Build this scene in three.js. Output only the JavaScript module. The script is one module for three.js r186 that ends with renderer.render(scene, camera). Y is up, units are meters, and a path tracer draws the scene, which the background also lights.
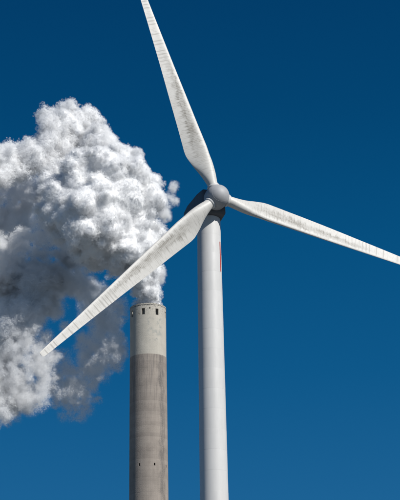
import * as THREE from 'three';
import { RoundedBoxGeometry } from 'three/addons/geometries/RoundedBoxGeometry.js';
import { mergeGeometries } from 'three/addons/utils/BufferGeometryUtils.js';
import { createNoise2D, createNoise3D } from 'simplex-noise';

// ------------------------------------------------------------------ camera
const RAD = Math.PI / 180, FOCAL = 1500, EYE = new THREE.Vector3(0, 1.6, 0);          // FOCAL in pixels of the 400 x 500 photograph
const PITCH = 20.8 * RAD, ROLL = -1.0 * RAD;
const scene = new THREE.Scene();
const camera = new THREE.PerspectiveCamera(2 * Math.atan(250 / FOCAL) / RAD, 400 / 500, 1, 40000);
camera.position.copy(EYE);
camera.rotation.order = 'YXZ';
camera.rotation.set(PITCH, 0, ROLL);
camera.updateMatrixWorld(true);
scene.add(camera);
const renderer = new THREE.WebGLRenderer({ antialias: true });
renderer.toneMapping = THREE.LinearToneMapping;
renderer.toneMappingExposure = 1.0;
renderer.shadowMap.enabled = true;

// ------------------------------------------------------------------ sky: deep clear blue, paler towards the horizon
{
  const W = 256, H = 512, d = new Float32Array(W * H * 4);
  const stops = [[-90, 0.45, 0.52, 0.6], [-1, 0.45, 0.55, 0.66], [0, 0.42, 0.54, 0.67], [4, 0.14, 0.29, 0.48], [11, 0.012, 0.122, 0.30], [16, 0.0045, 0.096, 0.252],
    [21, 0.002, 0.078, 0.212], [26, 0.001, 0.058, 0.168], [31, 0.0007, 0.045, 0.140], [45, 0.0006, 0.034, 0.115], [90, 0.0006, 0.027, 0.095]];
  for (let j = 0; j < H; j++) {
    const el = ((j + 0.5) / H - 0.5) * 180;
    let k = 0; while (k < stops.length - 2 && el > stops[k + 1][0]) k++;
    const a = stops[k], b = stops[k + 1], t = Math.min(1, Math.max(0, (el - a[0]) / (b[0] - a[0])));
    for (let i = 0; i < W; i++) {
      const o = (j * W + i) * 4;
      for (let c = 0; c < 3; c++) d[o + c] = a[c + 1] + (b[c + 1] - a[c + 1]) * t;
      d[o + 3] = 1;
    }
  }
  const sky = new THREE.DataTexture(d, W, H, THREE.RGBAFormat, THREE.FloatType);
  sky.mapping = THREE.EquirectangularReflectionMapping;
  sky.magFilter = sky.minFilter = THREE.LinearFilter;
  sky.needsUpdate = true;
  scene.background = sky;
  scene.environment = sky;
}

// ------------------------------------------------------------------ sun: behind the camera, to its right
const SUN_AZ = 47 * RAD, SUN_EL = 38 * RAD;
const toSun = new THREE.Vector3(Math.sin(SUN_AZ) * Math.cos(SUN_EL), Math.sin(SUN_EL), Math.cos(SUN_AZ) * Math.cos(SUN_EL));
const sun = new THREE.DirectionalLight(new THREE.Color().setRGB(1, 0.982, 0.95), 4.6);
sun.target.position.set(-10, 120, -380);
sun.position.copy(sun.target.position).addScaledVector(toSun, 700);
sun.castShadow = true;
sun.shadow.mapSize.set(4096, 4096);
Object.assign(sun.shadow.camera, { left: -260, right: 260, top: 260, bottom: -260, near: 50, far: 1600 });
scene.add(sun, sun.target);

// ------------------------------------------------------------------ helpers
let seed = 7;
const rnd = () => { seed = (seed + 0x6d2b79f5) | 0; let t = Math.imul(seed ^ (seed >>> 15), 1 | seed); t = (t + Math.imul(t ^ (t >>> 7), 61 | t)) ^ t; return ((t ^ (t >>> 14)) >>> 0) / 4294967296; };
const gauss = () => (rnd() + rnd() + rnd() + rnd() - 2) * 1.0;
const noise2 = createNoise2D(rnd), noise3 = createNoise3D(rnd);
const lerp = THREE.MathUtils.lerp, clamp = THREE.MathUtils.clamp, smooth = THREE.MathUtils.smoothstep;
const fbm2 = (x, y, o = 4) => { let s = 0, a = 0.5; for (let i = 0; i < o; i++, x *= 2.03, y *= 2.03, a *= 0.5) s += a * noise2(x, y); return s; };
const fbm3 = (x, y, z, o = 4) => { let s = 0, a = 0.5; for (let i = 0; i < o; i++, x *= 2.03, y *= 2.03, z *= 2.03, a *= 0.5) s += a * noise3(x, y, z); return s; };
function ray(px, py) {                                                                  // direction through a pixel of the photograph
  return new THREE.Vector3((px - 200) / FOCAL, (250 - py) / FOCAL, -1).applyQuaternion(camera.quaternion);
}
function atZ(px, py, z) { const d = ray(px, py); return d.multiplyScalar((z - EYE.z) / d.z).add(EYE); }
function lin(r, g, b) { return new THREE.Color().setRGB(r, g, b); }
function mesh(name, geometry, material, parent) {
  const m = new THREE.Mesh(geometry, material); m.name = name; m.castShadow = m.receiveShadow = true; parent.add(m); return m;
}
function dataTexture(w, h, fn, srgb = true) {                                          // fn(u, v) gives linear r, g, b in 0..1
  const d = new Uint8Array(w * h * 4), enc = (x) => { x = clamp(x, 0, 1); return 255 * (srgb ? (x <= 0.0031308 ? 12.92 * x : 1.055 * Math.pow(x, 1 / 2.4) - 0.055) : x); };
  for (let j = 0; j < h; j++) for (let i = 0; i < w; i++) {
    const c = fn((i + 0.5) / w, (j + 0.5) / h), o = (j * w + i) * 4;
    d[o] = enc(c[0]); d[o + 1] = enc(c[1]); d[o + 2] = enc(c[2]); d[o + 3] = 255;
  }
  const t = new THREE.DataTexture(d, w, h, THREE.RGBAFormat);
  if (srgb) t.colorSpace = THREE.SRGBColorSpace;
  t.wrapS = t.wrapT = THREE.RepeatWrapping; t.magFilter = THREE.LinearFilter; t.minFilter = THREE.LinearFilter; t.needsUpdate = true;
  return t;
}

// ------------------------------------------------------------------ ground
{
  const g = new THREE.CircleGeometry(15000, 96); g.rotateX(-Math.PI / 2);
  const uv = g.attributes.uv, p = g.attributes.position;
  for (let i = 0; i < uv.count; i++) uv.setXY(i, p.getX(i) / 60, p.getZ(i) / 60);
  const tex = dataTexture(256, 256, (u, v) => {
    const a = u * 2 * Math.PI, b = v * 2 * Math.PI, n = fbm3(Math.cos(a) * 2, Math.sin(a) * 2 + Math.cos(b) * 2, Math.sin(b) * 2, 5);
    return [0.092 + 0.03 * n, 0.104 + 0.03 * n, 0.108 + 0.03 * n];
  });
  const ground = mesh('ground', g, new THREE.MeshStandardMaterial({ map: tex, roughness: 1 }), scene);
  ground.userData = { kind: 'structure', label: 'flat grassy ground below the chimney and turbine', category: 'ground' };
}

// ------------------------------------------------------------------ chimney
const CHIM_Z = -515, chimTop = atZ(148, 308.6, CHIM_Z), CH = chimTop.y, CR = 6.5, CX = chimTop.x;
const chimney = new THREE.Group(); chimney.name = 'chimney'; chimney.position.set(CX, 0, CHIM_Z); scene.add(chimney);
chimney.userData = { label: 'tall round concrete power station chimney with pale upper section and steam rising from it', category: 'chimney' };
{
  // a round wall between two heights with rectangular openings: angles t from facing +z, turning towards +x
  function roundWall(y0, y1, r0, r1, thick, holes, segs = 96, dy = 2.4) {
    const ts = new Set(), ys = new Set();
    for (let i = 0; i <= segs; i++) ts.add(+(-Math.PI + 2 * Math.PI * i / segs).toFixed(5));
    for (let k = 0, n = Math.max(1, Math.round((y1 - y0) / dy)); k <= n; k++) ys.add(+(y0 + (y1 - y0) * k / n).toFixed(4));
    for (const h of holes) { ts.add(+(h.t - h.w).toFixed(5)); ts.add(+(h.t + h.w).toFixed(5)); ys.add(+h.y0.toFixed(4)); ys.add(+h.y1.toFixed(4)); }
    const T = [...ts].sort((a, b) => a - b), Y = [...ys].sort((a, b) => a - b);
    const P = [], N = [], U = [], I = [];
    const R = (y, inner) => lerp(r0, r1, (y - y0) / (y1 - y0)) - (inner ? thick : 0);
    const open = (t, y) => holes.some((h) => Math.abs(t - h.t) < h.w && y > h.y0 && y < h.y1);
    const quad = (a, b, c, d) => {                                                     // corners [t, y, inner], counter-clockwise seen from the face's front
      const o = P.length / 3, q = [a, b, c, d].map(([t, y, n]) => new THREE.Vector3(Math.sin(t) * R(y, n), y, Math.cos(t) * R(y, n)));
      const flat = new THREE.Vector3().crossVectors(q[1].clone().sub(q[0]), q[2].clone().sub(q[0])).normalize();
      const curved = a[2] === b[2] && b[2] === c[2];
      [a, b, c, d].forEach(([t, y, n], k) => {
        P.push(q[k].x, q[k].y, q[k].z); U.push((t + Math.PI) / (2 * Math.PI), y / 200);
        if (curved) { const s = n ? -1 : 1; N.push(s * Math.sin(t), 0, s * Math.cos(t)); } else N.push(flat.x, flat.y, flat.z);
      });
      I.push(o, o + 1, o + 2, o, o + 2, o + 3);
    };
    for (let i = 0; i + 1 < T.length; i++) for (let j = 0; j + 1 < Y.length; j++) {
      const [t0, t1, a, b] = [T[i], T[i + 1], Y[j], Y[j + 1]], tm = (t0 + t1) / 2, ym = (a + b) / 2;
      if (open(tm, ym)) {
        if (!open(t0 - 1e-4, ym)) quad([t0, a, 0], [t0, a, 1], [t0, b, 1], [t0, b, 0]);
        if (!open(t1 + 1e-4, ym)) quad([t1, a, 1], [t1, a, 0], [t1, b, 0], [t1, b, 1]);
        if (!open(tm, a - 1e-4)) quad([t0, a, 0], [t1, a, 0], [t1, a, 1], [t0, a, 1]);
        if (!open(tm, b + 1e-4)) quad([t0, b, 1], [t1, b, 1], [t1, b, 0], [t0, b, 0]);
        continue;
      }
      quad([t0, a, 0], [t1, a, 0], [t1, b, 0], [t0, b, 0]);
      quad([t1, a, 1], [t0, a, 1], [t0, b, 1], [t1, b, 1]);
      if (j === Y.length - 2) quad([t0, b, 0], [t1, b, 0], [t1, b, 1], [t0, b, 1]);
      if (j === 0) quad([t0, a, 1], [t1, a, 1], [t1, a, 0], [t0, a, 0]);
    }
    const g = new THREE.BufferGeometry();
    g.setAttribute('position', new THREE.Float32BufferAttribute(P, 3)); g.setAttribute('normal', new THREE.Float32BufferAttribute(N, 3)); g.setAttribute('uv', new THREE.Float32BufferAttribute(U, 2));
    g.setIndex(I); return g;
  }
  // concrete: u once round, v = height / 200 m. Texture covers the height from 95 m up.
  const BAND = atZ(148, 353.5, CHIM_Z + CR).y, V0 = 90, V1 = 180;
  const tone = []; for (let k = 0; k < 160; k++) tone.push(rnd() - 0.5);
  const paint = (u, v) => {
    const y = lerp(V0, V1, v), deg = u * 360 - 180, arc = (u - 0.5) * 2 * Math.PI * CR;
    const fine = noise2(arc * 3.1, y * 3.1) * 0.5 + noise2(arc * 7.3 + 9, y * 7.3) * 0.5, cloud = fbm2(arc * 0.22 + 4, y * 0.16, 4), streak = fbm2(arc * 1.5, y * 0.05 + 30, 4);
    const lift = (y / 1.3) % 1, joint = lift < 0.07 || lift > 0.95 ? 1 : 0, step = tone[Math.floor(y / 1.3) % 160];
    let c;
    if (y > BAND) {
      const k = 1 + 0.10 * cloud + 0.035 * fine + 0.05 * streak + 0.015 * step - 0.012 * joint;
      c = [0.46 * k, 0.428 * k, 0.368 * k];
      const cell = Math.abs(Math.sin(Math.floor(arc / 0.62 + 0.3 * noise2(y, 3)) * 12.9 + Math.floor(y / 0.85 + 0.25 * noise2(arc, 8)) * 78.2) * 43758.5) % 1, rep = (0.25 + 0.75 * smooth(cell, 0.45, 0.6)) * smooth(fbm2(arc * 0.4 + 70, y * 0.3 + 3, 4), -0.12, 0.2) * smooth(deg, -6, 6) * (1 - smooth(deg, 44, 58)) * smooth(y, BAND + 3.2, BAND + 6) * (1 - smooth(y, CH - 5.8, CH - 4.5));
      const box = clamp(0.55 + 0.5 * noise2(arc * 2.8, y * 2.2) + 0.4 * noise2(arc * 7, y * 6), 0, 1);
      c = c.map((x, i) => lerp(x, [0.24, 0.26, 0.25][i], 0.75 * rep * box));
      const top = smooth(fbm2(arc * 1.1 + 20, y * 1.4, 3) + (y > CH - 1.0 ? 0.25 : 0), 0.28, 0.36) * smooth(y, CH - 5, CH - 2.5);
      c = c.map((x, i) => lerp(x, [0.14, 0.135, 0.13][i], 0.75 * top));
    } else {
      const k = 1 + 0.16 * cloud + 0.07 * fine + 0.10 * streak + 0.17 * step - 0.05 * joint;
      c = [0.295 * k, 0.255 * k, 0.219 * k];
      const drip = smooth(fbm2(arc * 1.9 + 50, y * 0.06, 4), 0.02, 0.35) * smooth(y, BAND - 26, BAND - 1);
      c = c.map((x, i) => lerp(x, [0.13, 0.12, 0.115][i], 0.55 * drip));
      const col = (1 - smooth(Math.abs(deg - 47 - 6 * noise2(y * 0.2, 5)), 4, 16)) * smooth(0.6 * fbm2(arc * 0.9, y * 0.14 + 11, 3) + 0.5 * noise2(arc * 4.2, y * 2.6) + 0.35 * noise2(arc * 9, y * 5), -0.5, 0.4);
      c = c.map((x, i) => lerp(x, [0.085, 0.08, 0.078][i], 0.72 * col));
    }
    return c;
  };
  const tex = dataTexture(1536, 1536, paint);
  const bump = dataTexture(1024, 1024, (u, v) => { const y = lerp(V0, V1, v), arc = (u - 0.5) * 2 * Math.PI * CR, l = (y / 1.3) % 1, b = 0.6 + 0.2 * fbm2(arc * 2, y * 2, 3) + 0.1 * noise2(arc * 9, y * 9) - (l < 0.06 || l > 0.96 ? 0.1 : 0); return [b, b, b]; }, false);
  for (const t of [tex, bump]) { t.repeat.set(1, 200 / (V1 - V0)); t.offset.set(0, -V0 / (V1 - V0)); }
  const concrete = new THREE.MeshStandardMaterial({ map: tex, bumpMap: bump, bumpScale: 0.08, roughness: 0.95 });
  const dark = new THREE.MeshStandardMaterial({ color: lin(0.30, 0.29, 0.27), roughness: 0.9 });
  // openings
  const up = [], y0 = CH - 4.25, y1 = CH - 1.9;
  for (let k = 0; k < 8; k++) up.push({ t: (-148 + 45 * k) * RAD, w: 0.6 / CR, y0, y1 });
  up.push({ t: -28 * RAD, w: 0.2 / CR, y0: CH - 4.2, y1: CH - 3.4 }, { t: 8 * RAD, w: 0.2 / CR, y0: CH - 2.2, y1: CH - 1.5 });
  const low = [], yl = atZ(148, 464, CHIM_Z + CR).y;
  for (const t of [-152, -113, -72, -26, 20, 66, 112]) low.push({ t: t * RAD, w: 0.26 / CR, y0: yl - 0.5, y1: yl + 0.45 });
  mesh('lower_wall', roundWall(0, BAND, CR + 0.75, CR + 0.06, 0.6, low), concrete, chimney);
  const upper = mesh('upper_wall', roundWall(BAND, CH - 0.55, CR, CR, 0.5, up, 96, 3), concrete, chimney); upper.userData.label = 'pale buff upper section of the chimney';
  mesh('rim', roundWall(CH - 0.55, CH, CR + 0.09, CR + 0.03, 0.6, []), concrete, chimney);
  const liner = new THREE.LatheGeometry([new THREE.Vector2(4.9, 5), new THREE.Vector2(4.9, CH + 0.35), new THREE.Vector2(5.15, CH + 0.35), new THREE.Vector2(5.15, 5)], 64);
  mesh('flue_liner', liner, dark, chimney);
}

// ------------------------------------------------------------------ wind turbine
const hubDir = ray(217, 197).normalize(), HUB = EYE.clone().addScaledVector(hubDir, 205);
const YAW = 22 * RAD, TILT = 5 * RAD, RR = 35.7;
const axis = new THREE.Vector3(Math.sin(YAW) * Math.cos(TILT), Math.sin(TILT), Math.cos(YAW) * Math.cos(TILT));
const towerAt = HUB.clone().addScaledVector(new THREE.Vector3(Math.sin(YAW), 0, Math.cos(YAW)), -3.15);
const turbine = new THREE.Group(); turbine.name = 'wind_turbine'; turbine.position.set(towerAt.x, 0, towerAt.z); scene.add(turbine);
turbine.userData = { label: 'white three bladed wind turbine on a tubular tower in front of the steam plume', category: 'wind turbine' };
{
  const top = HUB.y - 2.0, r = (y) => lerp(2.1, 1.60, y / top);
  const blotch = dataTexture(512, 512, (u, v) => { const s = fbm3(Math.cos(u * 6.283) * 1.2, Math.sin(u * 6.283) * 1.2, v * 6, 4), f = fbm3(Math.cos(u * 6.283) * 9, Math.sin(u * 6.283) * 9, v * 5, 3), k = 1 + 0.045 * s + 0.03 * f; return [0.615 * k, 0.602 * k, 0.582 * k]; });
  const rough = dataTexture(256, 256, (u, v) => { const k = 0.5 + 0.25 * fbm3(Math.cos(u * 6.283) * 2, Math.sin(u * 6.283) * 2, v * 10, 4); return [k, k, k]; }, false);
  const white = [0, 1, 2].map((k) => { const m = new THREE.MeshPhysicalMaterial({ map: blotch, roughnessMap: rough, roughness: 1.0, color: lin(1 - 0.008 * k, 1 - 0.008 * k, 1 - 0.008 * k) }); return m; });
  const grey = new THREE.MeshStandardMaterial({ color: lin(0.5, 0.51, 0.53), roughness: 0.6 });
  // tower: rolled cans, each with its own weld line
  const n = 29, h = top / n;
  for (let k = 0; k < n; k++) {
    const a = k * h + 0.010, b = (k + 1) * h - 0.010, off = 0.004 * ((k * 7) % 3 - 1);
    const g = new THREE.LatheGeometry([[r(a) - 0.005, a - 0.009], [r(a) + off, a + 0.006], [r((a + b) / 2) + off, (a + b) / 2], [r(b) + off, b - 0.006], [r(b) - 0.005, b + 0.009]].map(([x, y]) => new THREE.Vector2(x, y)), 96);
    const uv = g.attributes.uv; for (let i = 0; i < uv.count; i++) uv.setXY(i, uv.getX(i), (k + uv.getY(i)) * h / 16);
    mesh('tower_section', g, white[(k * 5 + (k >> 2)) % 3], turbine);
  }
  mesh('foundation', new THREE.LatheGeometry([[0.01, 0.5], [3.4, 0.5], [3.7, 0.35], [3.8, 0]].map(([x, y]) => new THREE.Vector2(x, y)), 64), grey, turbine);
  const collar = mesh('yaw_bearing', new THREE.LatheGeometry([[1.6, top - 0.02], [1.78, top], [1.78, top + 0.22], [1.55, top + 0.24], [1.55, top + 0.7]].map(([x, y]) => new THREE.Vector2(x, y)), 64), grey, turbine);
  collar.userData.label = 'grey yaw ring at the top of the tower';
  // red marking: a curved strip on the right flank
  {
    const P = [], I = [], y0 = atZ(219, 271, towerAt.z + 1).y, y1 = atZ(219, 241, towerAt.z + 1).y, t0 = 60 * RAD, t1 = 70 * RAD, nt = 6, ny = 8;
    for (let j = 0; j <= ny; j++) for (let i = 0; i <= nt; i++) { const y = lerp(y0, y1, j / ny), t = lerp(t0, t1, i / nt), q = r(y) + 0.012; P.push(Math.sin(t) * q, y, Math.cos(t) * q); }
    for (let j = 0; j < ny; j++) for (let i = 0; i < nt; i++) { const o = j * (nt + 1) + i; I.push(o, o + 1, o + nt + 2, o, o + nt + 2, o + nt + 1); }
    const g = new THREE.BufferGeometry(); g.setAttribute('position', new THREE.Float32BufferAttribute(P, 3)); g.setIndex(I); g.computeVertexNormals();
    mesh('red_marking', g, new THREE.MeshStandardMaterial({ color: lin(0.46, 0.05, 0.035), roughness: 0.6, side: THREE.DoubleSide }), turbine).userData.label = 'narrow red vertical marking high on the tower';
  }
  // nacelle, turned with the rotor; local z is the rotor axis, origin at the rotor centre
  const frame = new THREE.Group(), U = new THREE.Vector3().crossVectors(new THREE.Vector3(0, 1, 0), axis).normalize(), V = new THREE.Vector3().crossVectors(axis, U);
  const local = new THREE.Matrix4().makeBasis(U, V, axis).setPosition(HUB.clone().sub(turbine.position));
  const place = (m) => { m.applyMatrix4(local); return m; };
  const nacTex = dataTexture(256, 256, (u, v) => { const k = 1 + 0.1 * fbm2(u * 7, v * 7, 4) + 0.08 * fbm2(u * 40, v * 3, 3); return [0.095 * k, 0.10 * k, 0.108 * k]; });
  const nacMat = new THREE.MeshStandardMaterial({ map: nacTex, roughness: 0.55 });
  {
    // hull lofted along the axis from rounded rectangles: z, half width, half height, centre height, corner radius
    const S = [[-1.0, 1.25, 1.25, -0.05, 1.1], [-1.05, 1.55, 1.6, -0.1, 0.7], [-1.3, 1.7, 1.8, -0.15, 0.42], [-3.0, 1.78, 1.9, -0.15, 0.3], [-6.6, 1.76, 1.88, -0.1, 0.3], [-8.5, 1.55, 1.6, 0.1, 0.35], [-8.9, 1.25, 1.3, 0.2, 0.6]];
    const P = [], UV = [], I = [], M = 64, at = (k, i) => {
      const [z, hw, hh, cy, cr] = S[k], q = Math.floor(i / 16) % 4, t = ((i % 16) / 15 + q) * Math.PI / 2, sx = q === 0 || q === 3 ? 1 : -1, sy = q < 2 ? 1 : -1;
      return [sx * (hw - cr) + Math.cos(t) * cr, cy + sy * (hh - cr) + Math.sin(t) * cr, z];
    };
    for (let k = 0; k < S.length; k++) for (let i = 0; i <= M; i++) { P.push(...at(k, i % M)); UV.push(i / M * 3, k / 3); }
    for (let k = 0; k + 1 < S.length; k++) for (let i = 0; i < M; i++) { const a = k * (M + 1) + i, b = a + M + 1; I.push(a, b, a + 1, a + 1, b, b + 1); }
    for (const [k, s] of [[0, 1], [S.length - 1, -1]]) { const c = P.length / 3; P.push(0, S[k][3], S[k][0]); UV.push(0.5, 0.5); for (let i = 0; i < M; i++) { const a = k * (M + 1) + i; s > 0 ? I.push(c, a, a + 1) : I.push(c, a + 1, a); } }
    const g = new THREE.BufferGeometry(); g.setAttribute('position', new THREE.Float32BufferAttribute(P, 3)); g.setAttribute('uv', new THREE.Float32BufferAttribute(UV, 2)); g.setIndex(I); g.computeVertexNormals();
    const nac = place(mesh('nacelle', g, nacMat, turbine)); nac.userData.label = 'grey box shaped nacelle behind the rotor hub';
    const seam = new THREE.BoxGeometry(3.56, 0.06, 5.2); seam.translate(0, -0.95, -4.0); mesh('hull_seam', seam, grey, nac);
    const vane = mergeGeometries([new THREE.CylinderGeometry(0.03, 0.03, 1.1, 8).translate(0.5, 2.2, -7.6), new THREE.CylinderGeometry(0.03, 0.03, 1.1, 8).translate(-0.5, 2.2, -7.6), new THREE.BoxGeometry(1.2, 0.05, 0.05).translate(0, 2.5, -7.6)]);
    mesh('wind_vane', vane, grey, nac);
  }
  // spinner
  const spinTex = dataTexture(256, 256, (u, v) => { const k = 1 + 0.07 * fbm3(Math.cos(u * 6.283) * 2, Math.sin(u * 6.283) * 2, v * 5, 4); return [0.38 * k, 0.38 * k, 0.385 * k]; });
  const spinMat = new THREE.MeshStandardMaterial({ map: spinTex, roughness: 0.55 });
  const prof = []; for (let k = 0; k <= 24; k++) { const t = k / 24 * Math.PI / 2; prof.push(new THREE.Vector2(Math.max(0.001, 1.60 * Math.sin(t)), 0.25 + 1.6 * Math.cos(t))); }
  prof.push(new THREE.Vector2(1.62, -0.4), new THREE.Vector2(1.58, -0.9), new THREE.Vector2(1.50, -0.96), new THREE.Vector2(1.2, -0.97));
  const sg = new THREE.LatheGeometry(prof.reverse(), 72); sg.rotateX(Math.PI / 2);
  const spinner = place(mesh('spinner', sg, spinMat, turbine)); spinner.userData.label = 'rounded grey rotor hub cover';
  for (const [rr, z] of [[1.615, -0.52], [1.26, 1.235]]) { const t = new THREE.TorusGeometry(rr, 0.011, 6, 72); t.translate(0, 0, z); mesh('seam', t, spinMat, spinner); }
  for (let k = 0; k < 3; k++) { const hatch = new RoundedBoxGeometry(0.5, 0.06, 0.55, 2, 0.025); hatch.translate(0, 1.63, -0.1); hatch.rotateZ((43 + 120 * k) * RAD); mesh('hatch', hatch, spinMat, spinner); }
  // blades
  const bladeTex = (sd) => dataTexture(2048, 512, (u, v) => {                          // u along the span, v round the section from the leading edge (0) over the front face to the trailing edge (0.5) and back
    const s = u * RR, xi = v < 0.5 ? v * 2 : 2 - v * 2, front = v < 0.5;
    const hash = (n, q) => Math.abs(Math.sin(n * 127.1 + q * 311.7 + sd * 31.7) * 43758.5) % 1;
    const wob = s + 0.05 * noise2(xi * 5, s * 0.6 + sd) + 0.03 * noise2(xi * 22, s * 2), id = Math.floor(wob / 0.24), f = wob / 0.24 - id, j = hash(id, 1), j2 = hash(id, 2), j3 = hash(id, 3);
    const line = 1 - smooth(Math.abs(f - 0.5), 0.10 + 0.1 * j3, 0.26 + 0.16 * j3);          // one streak across the chord in every 24 cm
    const k = 1 + 0.03 * fbm2(s * 0.3, v * 6 + sd, 3) + 0.03 * noise2(s * 5, v * 60) + 0.02 * noise2(s * 14, v * 90);
    let c = [0.60 * k, 0.58 * k, 0.54 * k];
    const mid = lerp(0.46, 0.40, smooth(u, 0.1, 0.5)) + 0.07 * (j - 0.5), half = lerp(0.30, 0.20, smooth(u, 0.15, 0.6)) * (0.55 + 0.7 * j2);
    const band = front ? (1 - smooth(Math.abs(xi - mid), half * 0.2, half)) * smooth(u, 0.08, 0.3) * (1 - smooth(u, 0.5, 0.74)) : 0;
    const patch = smooth(fbm2(s * 0.35 + sd * 5, xi * 4, 4), -0.3, 0.35), grit = 0.72 + 0.28 * noise2(s * 6.5, xi * 7) + 0.12 * noise2(s * 20, xi * 12);
    const dirt = band * (0.5 + 0.5 * patch) * (0.62 + 0.38 * line * (0.4 + 0.6 * j)) * grit;
    c = c.map((x, i) => lerp(x, [0.19, 0.172, 0.14][i], clamp(1.35 * dirt, 0, 0.9)));
    const reach = smooth(noise2(xi * 2.2 + id * 3.1, sd * 7), -0.4, 0.5) * (0.45 + 0.55 * j), cross = line * reach * smooth(u, 0.045, 0.1);
    c = c.map((x, i) => lerp(x, [0.24, 0.22, 0.185][i], (front ? 0.30 : 0.2) * cross));
    const fid = Math.floor(s / 0.55), far = smooth(u, 0.5, 0.68) * (hash(fid, 5) > 0.45 ? 1 : 0) * (1 - smooth(Math.abs((s / 0.55) % 1 - 0.5), 0.1, 0.24)) * smooth(xi, 0.1, 0.4);
    c = c.map((x, i) => lerp(x, [0.28, 0.265, 0.235][i], 0.6 * far));
    return c;
  });
  const T = [[0.036, 1.42, 1], [0.06, 1.46, 0.98], [0.10, 2.05, 0.72], [0.15, 2.82, 0.40], [0.195, 3.24, 0.285], [0.215, 3.28, 0.27], [0.30, 2.96, 0.235], [0.45, 2.48, 0.20], [0.6, 1.96, 0.18], [0.8, 1.34, 0.165], [0.95, 0.92, 0.155], [0.994, 0.80, 0.15], [1.0, 0.66, 0.12]];
  const table = (q, c) => { let k = 0; while (k < T.length - 2 && q > T[k + 1][0]) k++; return lerp(T[k][c], T[k + 1][c], clamp((q - T[k][0]) / (T[k + 1][0] - T[k][0]), 0, 1)); };
  function blade(phase, pitch, sd) {
    const NS = 130, NC = 56, P = [], UV = [], I = [];
    for (let i = 0; i <= NS; i++) {
      const q = lerp(0.036, 1, i / NS < 0.25 ? i / NS * 0.9 : 0.225 + (i / NS - 0.25) * (0.775 / 0.75)), c = table(q, 1), th = table(q, 2), w = 1 - smooth(q, 0.05, 0.20);
      const tw = (pitch + 19 * Math.pow(1 - clamp((q - 0.08) / 0.92, 0, 1), 2.2)) * RAD, ax = lerp(0.5, 0.33, smooth(q, 0.06, 0.2));
      for (let k = 0; k <= NC; k++) {
        const a = k / NC * 2 * Math.PI, xi = (1 - Math.cos(a)) / 2, side = a <= Math.PI ? 1 : -1;
        const yt = th * 5 * (0.2969 * Math.sqrt(xi) - 0.126 * xi - 0.3516 * xi * xi + 0.2843 * xi ** 3 - 0.1015 * xi ** 4), camber = -0.03 * 4 * xi * (1 - xi);
        const ya = camber + side * yt * (side > 0 ? 0.8 : 1.1), yc = 0.5 * Math.sin(a) * Math.min(1, 1.42 / c * 1.0);
        const X = (xi - ax) * c, Yy = lerp(ya, yc, w) * c;
        // chord turns so that the leading edge comes forward (+z) and the trailing edge goes back
        const x = X * Math.cos(tw) + Yy * Math.sin(tw), z = -X * Math.sin(tw) + Yy * Math.cos(tw);
        P.push(-x, q * RR, z); UV.push(q, k / NC);
      }
    }
    for (let i = 0; i < NS; i++) for (let k = 0; k < NC; k++) { const a = i * (NC + 1) + k, b = a + NC + 1; I.push(a, a + 1, b, a + 1, b + 1, b); }
    const c = P.length / 3, o = NS * (NC + 1); P.push(0, RR * 1.002, 0); UV.push(1, 0); for (let k = 0; k < NC; k++) I.push(c, o + k, o + k + 1);
    const g = new THREE.BufferGeometry(); g.setAttribute('position', new THREE.Float32BufferAttribute(P, 3)); g.setAttribute('uv', new THREE.Float32BufferAttribute(UV, 2)); g.setIndex(I); g.computeVertexNormals();
    { const nn = g.attributes.normal; for (let i = 0; i <= NS; i++) { const a = i * (NC + 1), b = a + NC; const v = new THREE.Vector3().fromBufferAttribute(nn, a).add(new THREE.Vector3().fromBufferAttribute(nn, b)).normalize(); nn.setXYZ(a, v.x, v.y, v.z); nn.setXYZ(b, v.x, v.y, v.z); } }
    const m = new THREE.MeshStandardMaterial({ map: bladeTex(sd), roughness: 0.5, side: THREE.DoubleSide });
    const b = mesh('blade', g, m, turbine); b.rotation.set(0, 0, -phase * RAD); b.updateMatrix(); place(b);
    b.userData.label = 'white rotor blade with dark streaks of dirt across it';
    const ring = new THREE.LatheGeometry([[0.74, 1.42], [0.86, 1.42], [0.88, 1.62], [0.80, 1.72], [0.74, 1.78]].map(([x, y]) => new THREE.Vector2(x, y)), 48);
    mesh('root_collar', ring, white[0], b);
  }
  blade(343, 3, 1.3); blade(103, 3, 4.1); blade(224.4, 3, 7.7);
}

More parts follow.
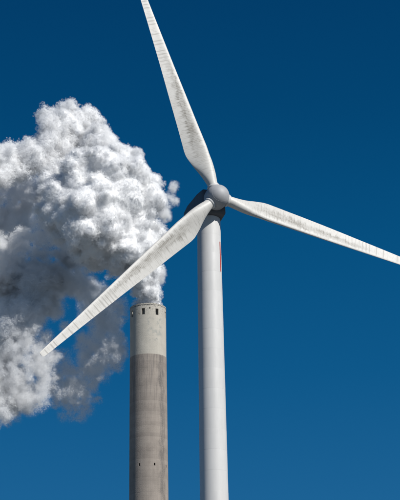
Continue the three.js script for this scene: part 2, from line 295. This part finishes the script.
// ------------------------------------------------------------------ steam plume
{
  const plume = new THREE.Group(); plume.name = 'steam_plume'; plume.position.set(CX, CH, CHIM_Z); scene.add(plume);
  plume.userData = { label: 'huge white and grey steam plume billowing from the concrete chimney', category: 'steam' };
  const PX = 543 / FOCAL, here = (px, py, dz) => atZ(px, py, CHIM_Z + dz).sub(plume.position);
  // dense billows: pixel in the photograph, metres in front of the chimney's axis, radius in pixels
  // and how dense it is
  const base = [
    [148, 301, 0, 13, 1], [148, 289, 0, 15, 1], [147, 276, 1, 17, 1], [140, 262, 3, 22, 1],
    [120, 244, 8, 29, 1], [139, 236, 4, 22, 1], [96, 217, 15, 35, 1], [118, 197, 13, 34, 1], [72, 206, 16, 26, 1], [86, 182, 13, 32, 1], [142, 209, 6, 21, 1], [108, 174, 11, 23, 1], [57, 190, 15, 19, 1], [57, 214, 15, 19, 1], [152, 240, 1, 13, 1], [98, 246, 9, 21, 1], [60, 235, 12, 13, 0.8], [85, 243, 12, 15, 0.9],
    [70, 128, -18, 24, 0.75], [98, 144, -15, 23, 0.8], [124, 163, -14, 21, 0.9], [145, 187, -8, 17, 1], [58, 151, -19, 29, 0.6], [32, 158, -7, 24, 0.55], [2, 166, -6, 28, 0.5], [12, 204, -46, 34, 0.34], [-20, 213, -46, 38, 0.34], [30, 190, -44, 24, 0.36], [50, 116, -21, 12, 0.75], [67, 113, -18, 14, 0.8], [88, 119, -20, 16, 0.8], [-33, 182, -4, 36, 0.6],
    [12, 255, -14, 24, 0.34], [-25, 260, -14, 30, 0.34], [62, 184, -15, 26, 0.8], [64, 249, -13, 18, 0.36], [36, 246, -13, 17, 0.36], [12, 232, -44, 30, 0.34], [-22, 240, -44, 32, 0.34], [-20, 270, -9, 30, 0.28], [50, 238, -8, 26, 0.3],
    [-18, 345, -8, 30, 0.2], [-5, 388, -9, 26, 0.18], [10, 345, -9, 18, 0.15], [-24, 400, -8, 25, 0.2],
  ];
  const lo = new THREE.Vector3(1e9, 1e9, 1e9), hi = lo.clone().multiplyScalar(-1), balls = [];
  let how = 1; const add = (x, y, z, r) => { balls.push(x, y, z, r, how); };
  const outward = () => { const v = new THREE.Vector3(); do v.set(rnd() * 2 - 1, rnd() * 2 - 1, rnd() * 2 - 1); while (v.lengthSq() > 1 || v.lengthSq() < 0.01); return v.normalize(); };
  for (const [px, py, dz, rp, dn] of base) {
    how = dn;
    const c = here(px, py, dz), R = rp * PX, soft = py > 310, n1 = Math.round((14 + R * 1.3) * (dn < 0.45 ? 0.5 : 1));
    add(c.x, c.y, c.z, R * 0.93);
    for (let i = 0; i < n1; i++) {
      const d = outward(), r1 = R * (0.16 + 0.46 * Math.pow(rnd(), 2)) * (R < 6 ? 1.1 : 1) * (dn < 0.45 ? 1.35 : 1), c1 = c.clone().addScaledVector(d, R * (0.74 + 0.14 * rnd()));
      if (px > 120 && py > 255) c1.x = lerp(c1.x, c.x, 0.12);
      add(c1.x, c1.y, c1.z, r1);
      for (let k = 0; k < (dn < 0.5 ? 5 : 11); k++) {
        const e = outward().addScaledVector(d, 0.75).normalize(), r2 = r1 * (0.2 + 0.34 * rnd() * rnd()), c2 = c1.clone().addScaledVector(e, r1 * (0.78 + 0.14 * rnd()));
        add(c2.x, c2.y, c2.z, r2);
      }
    }
  }
  for (let i = 0; i < balls.length; i += 5) { const [x, y, z, r] = balls.slice(i, i + 5); lo.min(new THREE.Vector3(x - r, y - r, z - r)); hi.max(new THREE.Vector3(x + r, y + r, z + r)); }
  lo.subScalar(2); hi.addScalar(2);
  // signed distance on a grid, smallest over all balls
  const CELL = 0.5, nx = Math.ceil((hi.x - lo.x) / CELL) + 1, ny = Math.ceil((hi.y - lo.y) / CELL) + 1, nz = Math.ceil((hi.z - lo.z) / CELL) + 1, F = new Float32Array(nx * ny * nz).fill(4), G = new Float32Array(F.length);
  const idx = (i, j, k) => (k * ny + j) * nx + i;
  for (let b = 0; b < balls.length; b += 5) {
    const [x, y, z, r, dn] = balls.slice(b, b + 5), m = r + 2, i0 = Math.max(0, Math.floor((x - m - lo.x) / CELL)), i1 = Math.min(nx - 1, Math.ceil((x + m - lo.x) / CELL)), j0 = Math.max(0, Math.floor((y - m - lo.y) / CELL)), j1 = Math.min(ny - 1, Math.ceil((y + m - lo.y) / CELL)), k0 = Math.max(0, Math.floor((z - m - lo.z) / CELL)), k1 = Math.min(nz - 1, Math.ceil((z + m - lo.z) / CELL));
    for (let k = k0; k <= k1; k++) for (let j = j0; j <= j1; j++) {
      const dy = lo.y + j * CELL - y, dz = lo.z + k * CELL - z, q = dy * dy + dz * dz, o = idx(0, j, k);
      for (let i = i0; i <= i1; i++) {
        const dx = lo.x + i * CELL - x, d = Math.sqrt(dx * dx + q) - r, f = F[o + i];
        if (d < f + 0.6) { if (d < f) G[o + i] = dn; const h = clamp(0.5 + 0.5 * (f - d) / 0.5, 0, 1); F[o + i] = f + (d - f) * h - 0.5 * h * (1 - h); }
      }
    }
  }
  const shell = [], CORE = 1.3;
  for (let k = 1; k < nz - 1; k++) for (let j = 1; j < ny - 1; j++) for (let i = 1; i < nx - 1; i++) {
    const o = idx(i, j, k), d = F[o]; if (d > 2.6 || d < -10) continue;
    const x = lo.x + i * CELL, y = lo.y + j * CELL, z = lo.z + k * CELL;
    const e = d + 0.35 - 1.4 * Math.abs(noise3(x * 0.085, y * 0.085, z * 0.085)) - 0.4 * Math.abs(noise3(x * 0.3 + 7, y * 0.3, z * 0.3));
    if (e < 0.25 && e > (G[o] < 0.45 ? -6 : -CORE - 0.35 - (1 - G[o]) * 3.5)) { shell.push(x, y, z, e, G[o]); }
    F[o] = e + CORE + (1 - G[o]) * 3.5;
  }
  for (let k = 0; k < nz; k++) for (let j = 0; j < ny; j++) { F[idx(0, j, k)] = 1; F[idx(nx - 1, j, k)] = 1; }
  const kept = F.slice(); for (let o = 0; o < F.length; o++) if (G[o] < 0.45 && F[o] < 0) F[o] = 1;   // no solid heart in the thin parts
  // surface nets
  const vert = new Int32Array(nx * ny * nz).fill(-1), P = [], N = [], I = [];
  const E = [[0, 1], [2, 3], [4, 5], [6, 7], [0, 2], [1, 3], [4, 6], [5, 7], [0, 4], [1, 5], [2, 6], [3, 7]];
  for (let k = 0; k < nz - 1; k++) for (let j = 0; j < ny - 1; j++) for (let i = 0; i < nx - 1; i++) {
    const v = [F[idx(i, j, k)], F[idx(i + 1, j, k)], F[idx(i, j + 1, k)], F[idx(i + 1, j + 1, k)], F[idx(i, j, k + 1)], F[idx(i + 1, j, k + 1)], F[idx(i, j + 1, k + 1)], F[idx(i + 1, j + 1, k + 1)]];
    let neg = 0; for (const q of v) if (q < 0) neg++;
    if (!neg || neg === 8) continue;
    let x = 0, y = 0, z = 0, n = 0;
    for (const [a, b] of E) if (v[a] < 0 !== v[b] < 0) { const t = v[a] / (v[a] - v[b]); x += (a & 1) + ((b & 1) - (a & 1)) * t; y += (a >> 1 & 1) + ((b >> 1 & 1) - (a >> 1 & 1)) * t; z += (a >> 2) + ((b >> 2) - (a >> 2)) * t; n++; }
    const gx = v[1] + v[3] + v[5] + v[7] - v[0] - v[2] - v[4] - v[6], gy = v[2] + v[3] + v[6] + v[7] - v[0] - v[1] - v[4] - v[5], gz = v[4] + v[5] + v[6] + v[7] - v[0] - v[1] - v[2] - v[3], l = Math.hypot(gx, gy, gz) || 1;
    vert[idx(i, j, k)] = P.length / 3; P.push(lo.x + (i + x / n) * CELL, lo.y + (j + y / n) * CELL, lo.z + (k + z / n) * CELL); N.push(gx / l, gy / l, gz / l);
  }
  const quad = (a, b, c, d, flip) => { if (a < 0 || b < 0 || c < 0 || d < 0) return; flip ? I.push(a, c, b, a, d, c) : I.push(a, b, c, a, c, d); };
  for (let k = 1; k < nz - 1; k++) for (let j = 1; j < ny - 1; j++) for (let i = 1; i < nx - 1; i++) {
    const s = F[idx(i, j, k)] < 0;
    if (s !== F[idx(i + 1, j, k)] < 0) quad(vert[idx(i, j - 1, k - 1)], vert[idx(i, j, k - 1)], vert[idx(i, j, k)], vert[idx(i, j - 1, k)], !s);
    if (s !== F[idx(i, j + 1, k)] < 0) quad(vert[idx(i - 1, j, k - 1)], vert[idx(i - 1, j, k)], vert[idx(i, j, k)], vert[idx(i, j, k - 1)], !s);
    if (s !== F[idx(i, j, k + 1)] < 0) quad(vert[idx(i - 1, j - 1, k)], vert[idx(i, j - 1, k)], vert[idx(i, j, k)], vert[idx(i - 1, j, k)], !s);
  }
  const g = new THREE.BufferGeometry(); g.setAttribute('position', new THREE.Float32BufferAttribute(P, 3)); g.setAttribute('normal', new THREE.Float32BufferAttribute(N, 3)); g.setIndex(I);
  console.log('billow triangles', I.length / 3, 'grid', nx, ny, nz);
  const dense = new THREE.MeshStandardMaterial({ color: lin(0.93, 0.93, 0.93), roughness: 1 });
  mesh('billow', g, dense, plume).userData = { kind: 'stuff', label: 'dense white billows of the steam' };
  // droplets: tiny flecks gathered in soft puffs
  const SHELL = 720000;
  const makePuff = (FL, size, facing) => {                                              // facing: how far the flecks lie in layers across z
    const fp = [], fn = [];
    const K = FL > 2000 ? 60 : 14, clumps = []; for (let i = 0; i < K; i++) clumps.push(outward().multiplyScalar(0.75 * Math.sqrt(rnd())));
    for (let i = 0; i < FL; i++) {
      let c; do c = outward().multiplyScalar(Math.abs(gauss()) * (0.2 + 0.35 * rnd())).add(clumps[i % K]); while (c.length() > 1.02);
      const nn = outward(); nn.z = Math.abs(nn.z) + facing; nn.normalize();
      const a = outward().cross(nn).normalize(), b = nn.clone().cross(a), s = size * (0.6 + 0.8 * rnd());
      for (const t of [0, 2.094, 4.189]) { const v = c.clone().addScaledVector(a, Math.cos(t) * s).addScaledVector(b, Math.sin(t) * s); fp.push(v.x, v.y, v.z); fn.push(nn.x, nn.y, nn.z); }
    }
    const puff = new THREE.BufferGeometry(); puff.setAttribute('position', new THREE.Float32BufferAttribute(fp, 3)); puff.setAttribute('normal', new THREE.Float32BufferAttribute(fn, 3));
    return puff;
  };
  const droplets = new THREE.MeshPhysicalMaterial({ color: lin(0.99, 0.99, 0.99), roughness: 1, transmission: 0.28, thickness: 0, specularIntensity: 0, side: THREE.DoubleSide });
  const spots = [], skinSpots = [], thinSpots = [], veilSpots = [];
  const ns = shell.length / 5; console.log('shell cells', ns);
  for (let i = 0; i < SHELL; i++) {                                                     // droplets thicken inwards over a few metres
    const v = Math.floor(rnd() * ns) * 5, e = shell[v + 3], dn = shell[v + 4];
    if (rnd() > (smooth(-e, -0.1, 0.75 + (1 - dn) * 3)) * dn) continue;
    const skin = e > -1.1;
    if (!skin && rnd() > 0.45) continue; if (dn < 0.45 && rnd() > 0.11) continue;
    const at = idx(Math.round((shell[v] - lo.x) / CELL), Math.round((shell[v + 1] - lo.y) / CELL), Math.round((shell[v + 2] - lo.z) / CELL));
    const grad = new THREE.Vector3(kept[at + 2] - kept[at - 2], kept[at + 2 * nx] - kept[at - 2 * nx], kept[at + 2 * nx * ny] - kept[at - 2 * nx * ny]).normalize();
    if (grad.z < -0.35 && dn > 0.45) continue;
    (dn < 0.45 ? thinSpots : skinSpots).push([shell[v] + (rnd() - 0.5) * 0.5, shell[v + 1] + (rnd() - 0.5) * 0.5, shell[v + 2] + (rnd() - 0.5) * 0.5, (skin ? 0.4 + 0.35 * rnd() : 1.0 + 0.6 * rnd()) * (dn < 0.45 ? 1.6 : 1), dn < 0.45 ? null : grad]);
  }
  // thin veil: pixel, metres in front of the axis, radii in pixels, share of puffs
  const veil = [
    [20, 335, -8, 48, 42, 0.5], [0, 385, -9, 42, 45, 0.55], [36, 390, -10, 28, 32, 0.08], [72, 385, -15, 38, 38, 0.18], [98, 352, -16, 35, 44, 0.18], [108, 312, -15, 26, 36, 0.10], [70, 288, -15, 42, 32, 0.22], [75, 292, -34, 42, 30, 0.12], [105, 320, -36, 26, 40, 0.05], [30, 300, -14, 40, 22, 0.4], [28, 280, -12, 34, 18, 0.4], [55, 275, -12, 22, 16, 0.2], [74, 260, -13, 16, 10, 0.16], [116, 345, -16, 14, 34, 0.06],
    [174, 190, -3, 6, 9, 0.035], [170, 200, -2, 9, 9, 0.05], [166, 210, -2, 9, 10, 0.06], [166, 245, 1, 7, 16, 0.12], [160, 278, 0, 6, 16, 0.1], [164, 216, 0, 8, 12, 0.08],
  ];
  const holes = [[70, 306, 10, 13], [63, 342, 14, 10], [78, 325, 8, 8], [48, 318, 5, 5]];
  for (const [px, py, dz, rx, ry, share] of veil) for (let i = 0, small = rx < 10, n = (small ? 5000 : 3500) * share; i < n; i++) {
    const d = outward().multiplyScalar(Math.pow(rnd(), 0.4)), qx = px + d.x * rx, qy = py + d.y * ry, c = here(qx, qy, px > 48 && !small && py > 300 ? -0.34 * (148 - qx) + d.z * 13 : dz + d.z * Math.min(13, rx * PX));
    const body = 1 - d.length(), q5 = small ? 0.13 : 0.055, n5 = fbm3(c.x * q5 + 3, c.y * q5, c.z * q5, 5);
    const grey = px > 40 && !small; let keep = grey ? smooth(0.5 * n5 + 1.0 * body, 0.0, 0.6) : small ? smooth(n5 + 0.8 * body, 0.05, 0.5) : smooth(n5 + 0.55 * body, -0.1, 0.35);
    if (py > 280) for (const [hx, hy, hrx, hry] of holes) keep -= 1.5 * (1 - smooth(Math.hypot((qx - hx) / hrx, (qy - hy) / hry) + 0.5 * fbm3(c.x * 0.2, c.y * 0.2, c.z * 0.2, 3), 0.6, 1.3));
    if (rnd() > keep) continue;
    (small ? spots : veilSpots).push([c.x, c.y, c.z, small ? 0.7 + 0.7 * rnd() : 1.6 + 3.2 * rnd() * rnd()]);
  }
  console.log('puffs', thinSpots.length, veilSpots.length, spots.length, skinSpots.length);
  const M = new THREE.Matrix4(), Q = new THREE.Quaternion(), Z = new THREE.Vector3(0, 0, 1), SPIN = new THREE.Quaternion();
  function scatter(name, label, puff, list) {
    const all = new THREE.InstancedMesh(puff, droplets, list.length);
    list.forEach(([x, y, z, s, n], i) => { Q.setFromUnitVectors(Z, n ?? outward()).multiply(SPIN.setFromAxisAngle(Z, rnd() * 6.283)); M.compose(new THREE.Vector3(x, y, z), Q, new THREE.Vector3(s * (0.7 + 0.6 * rnd()), s * (0.7 + 0.6 * rnd()), s * (0.7 + 0.6 * rnd()))); all.setMatrixAt(i, M); });
    all.name = name; all.castShadow = all.receiveShadow = true; all.userData = { kind: 'stuff', label }; plume.add(all);
  }
  scatter('mist', 'soft outer mist of the billows', makePuff(400, 0.030, 0.9), skinSpots);
  const fine = makePuff(8000, 0.0083, 0);
  scatter('haze', 'soft grey steam at the far side of the plume', makePuff(3000, 0.0165, 0), thinSpots);
  scatter('veil', 'thin grey veil of steam drifting below the billows', fine, veilSpots);
  scatter('wisps', 'thin wisps and veils of drifting steam', makePuff(2400, 0.0118, 0), spots);
}


renderer.render(scene, camera);
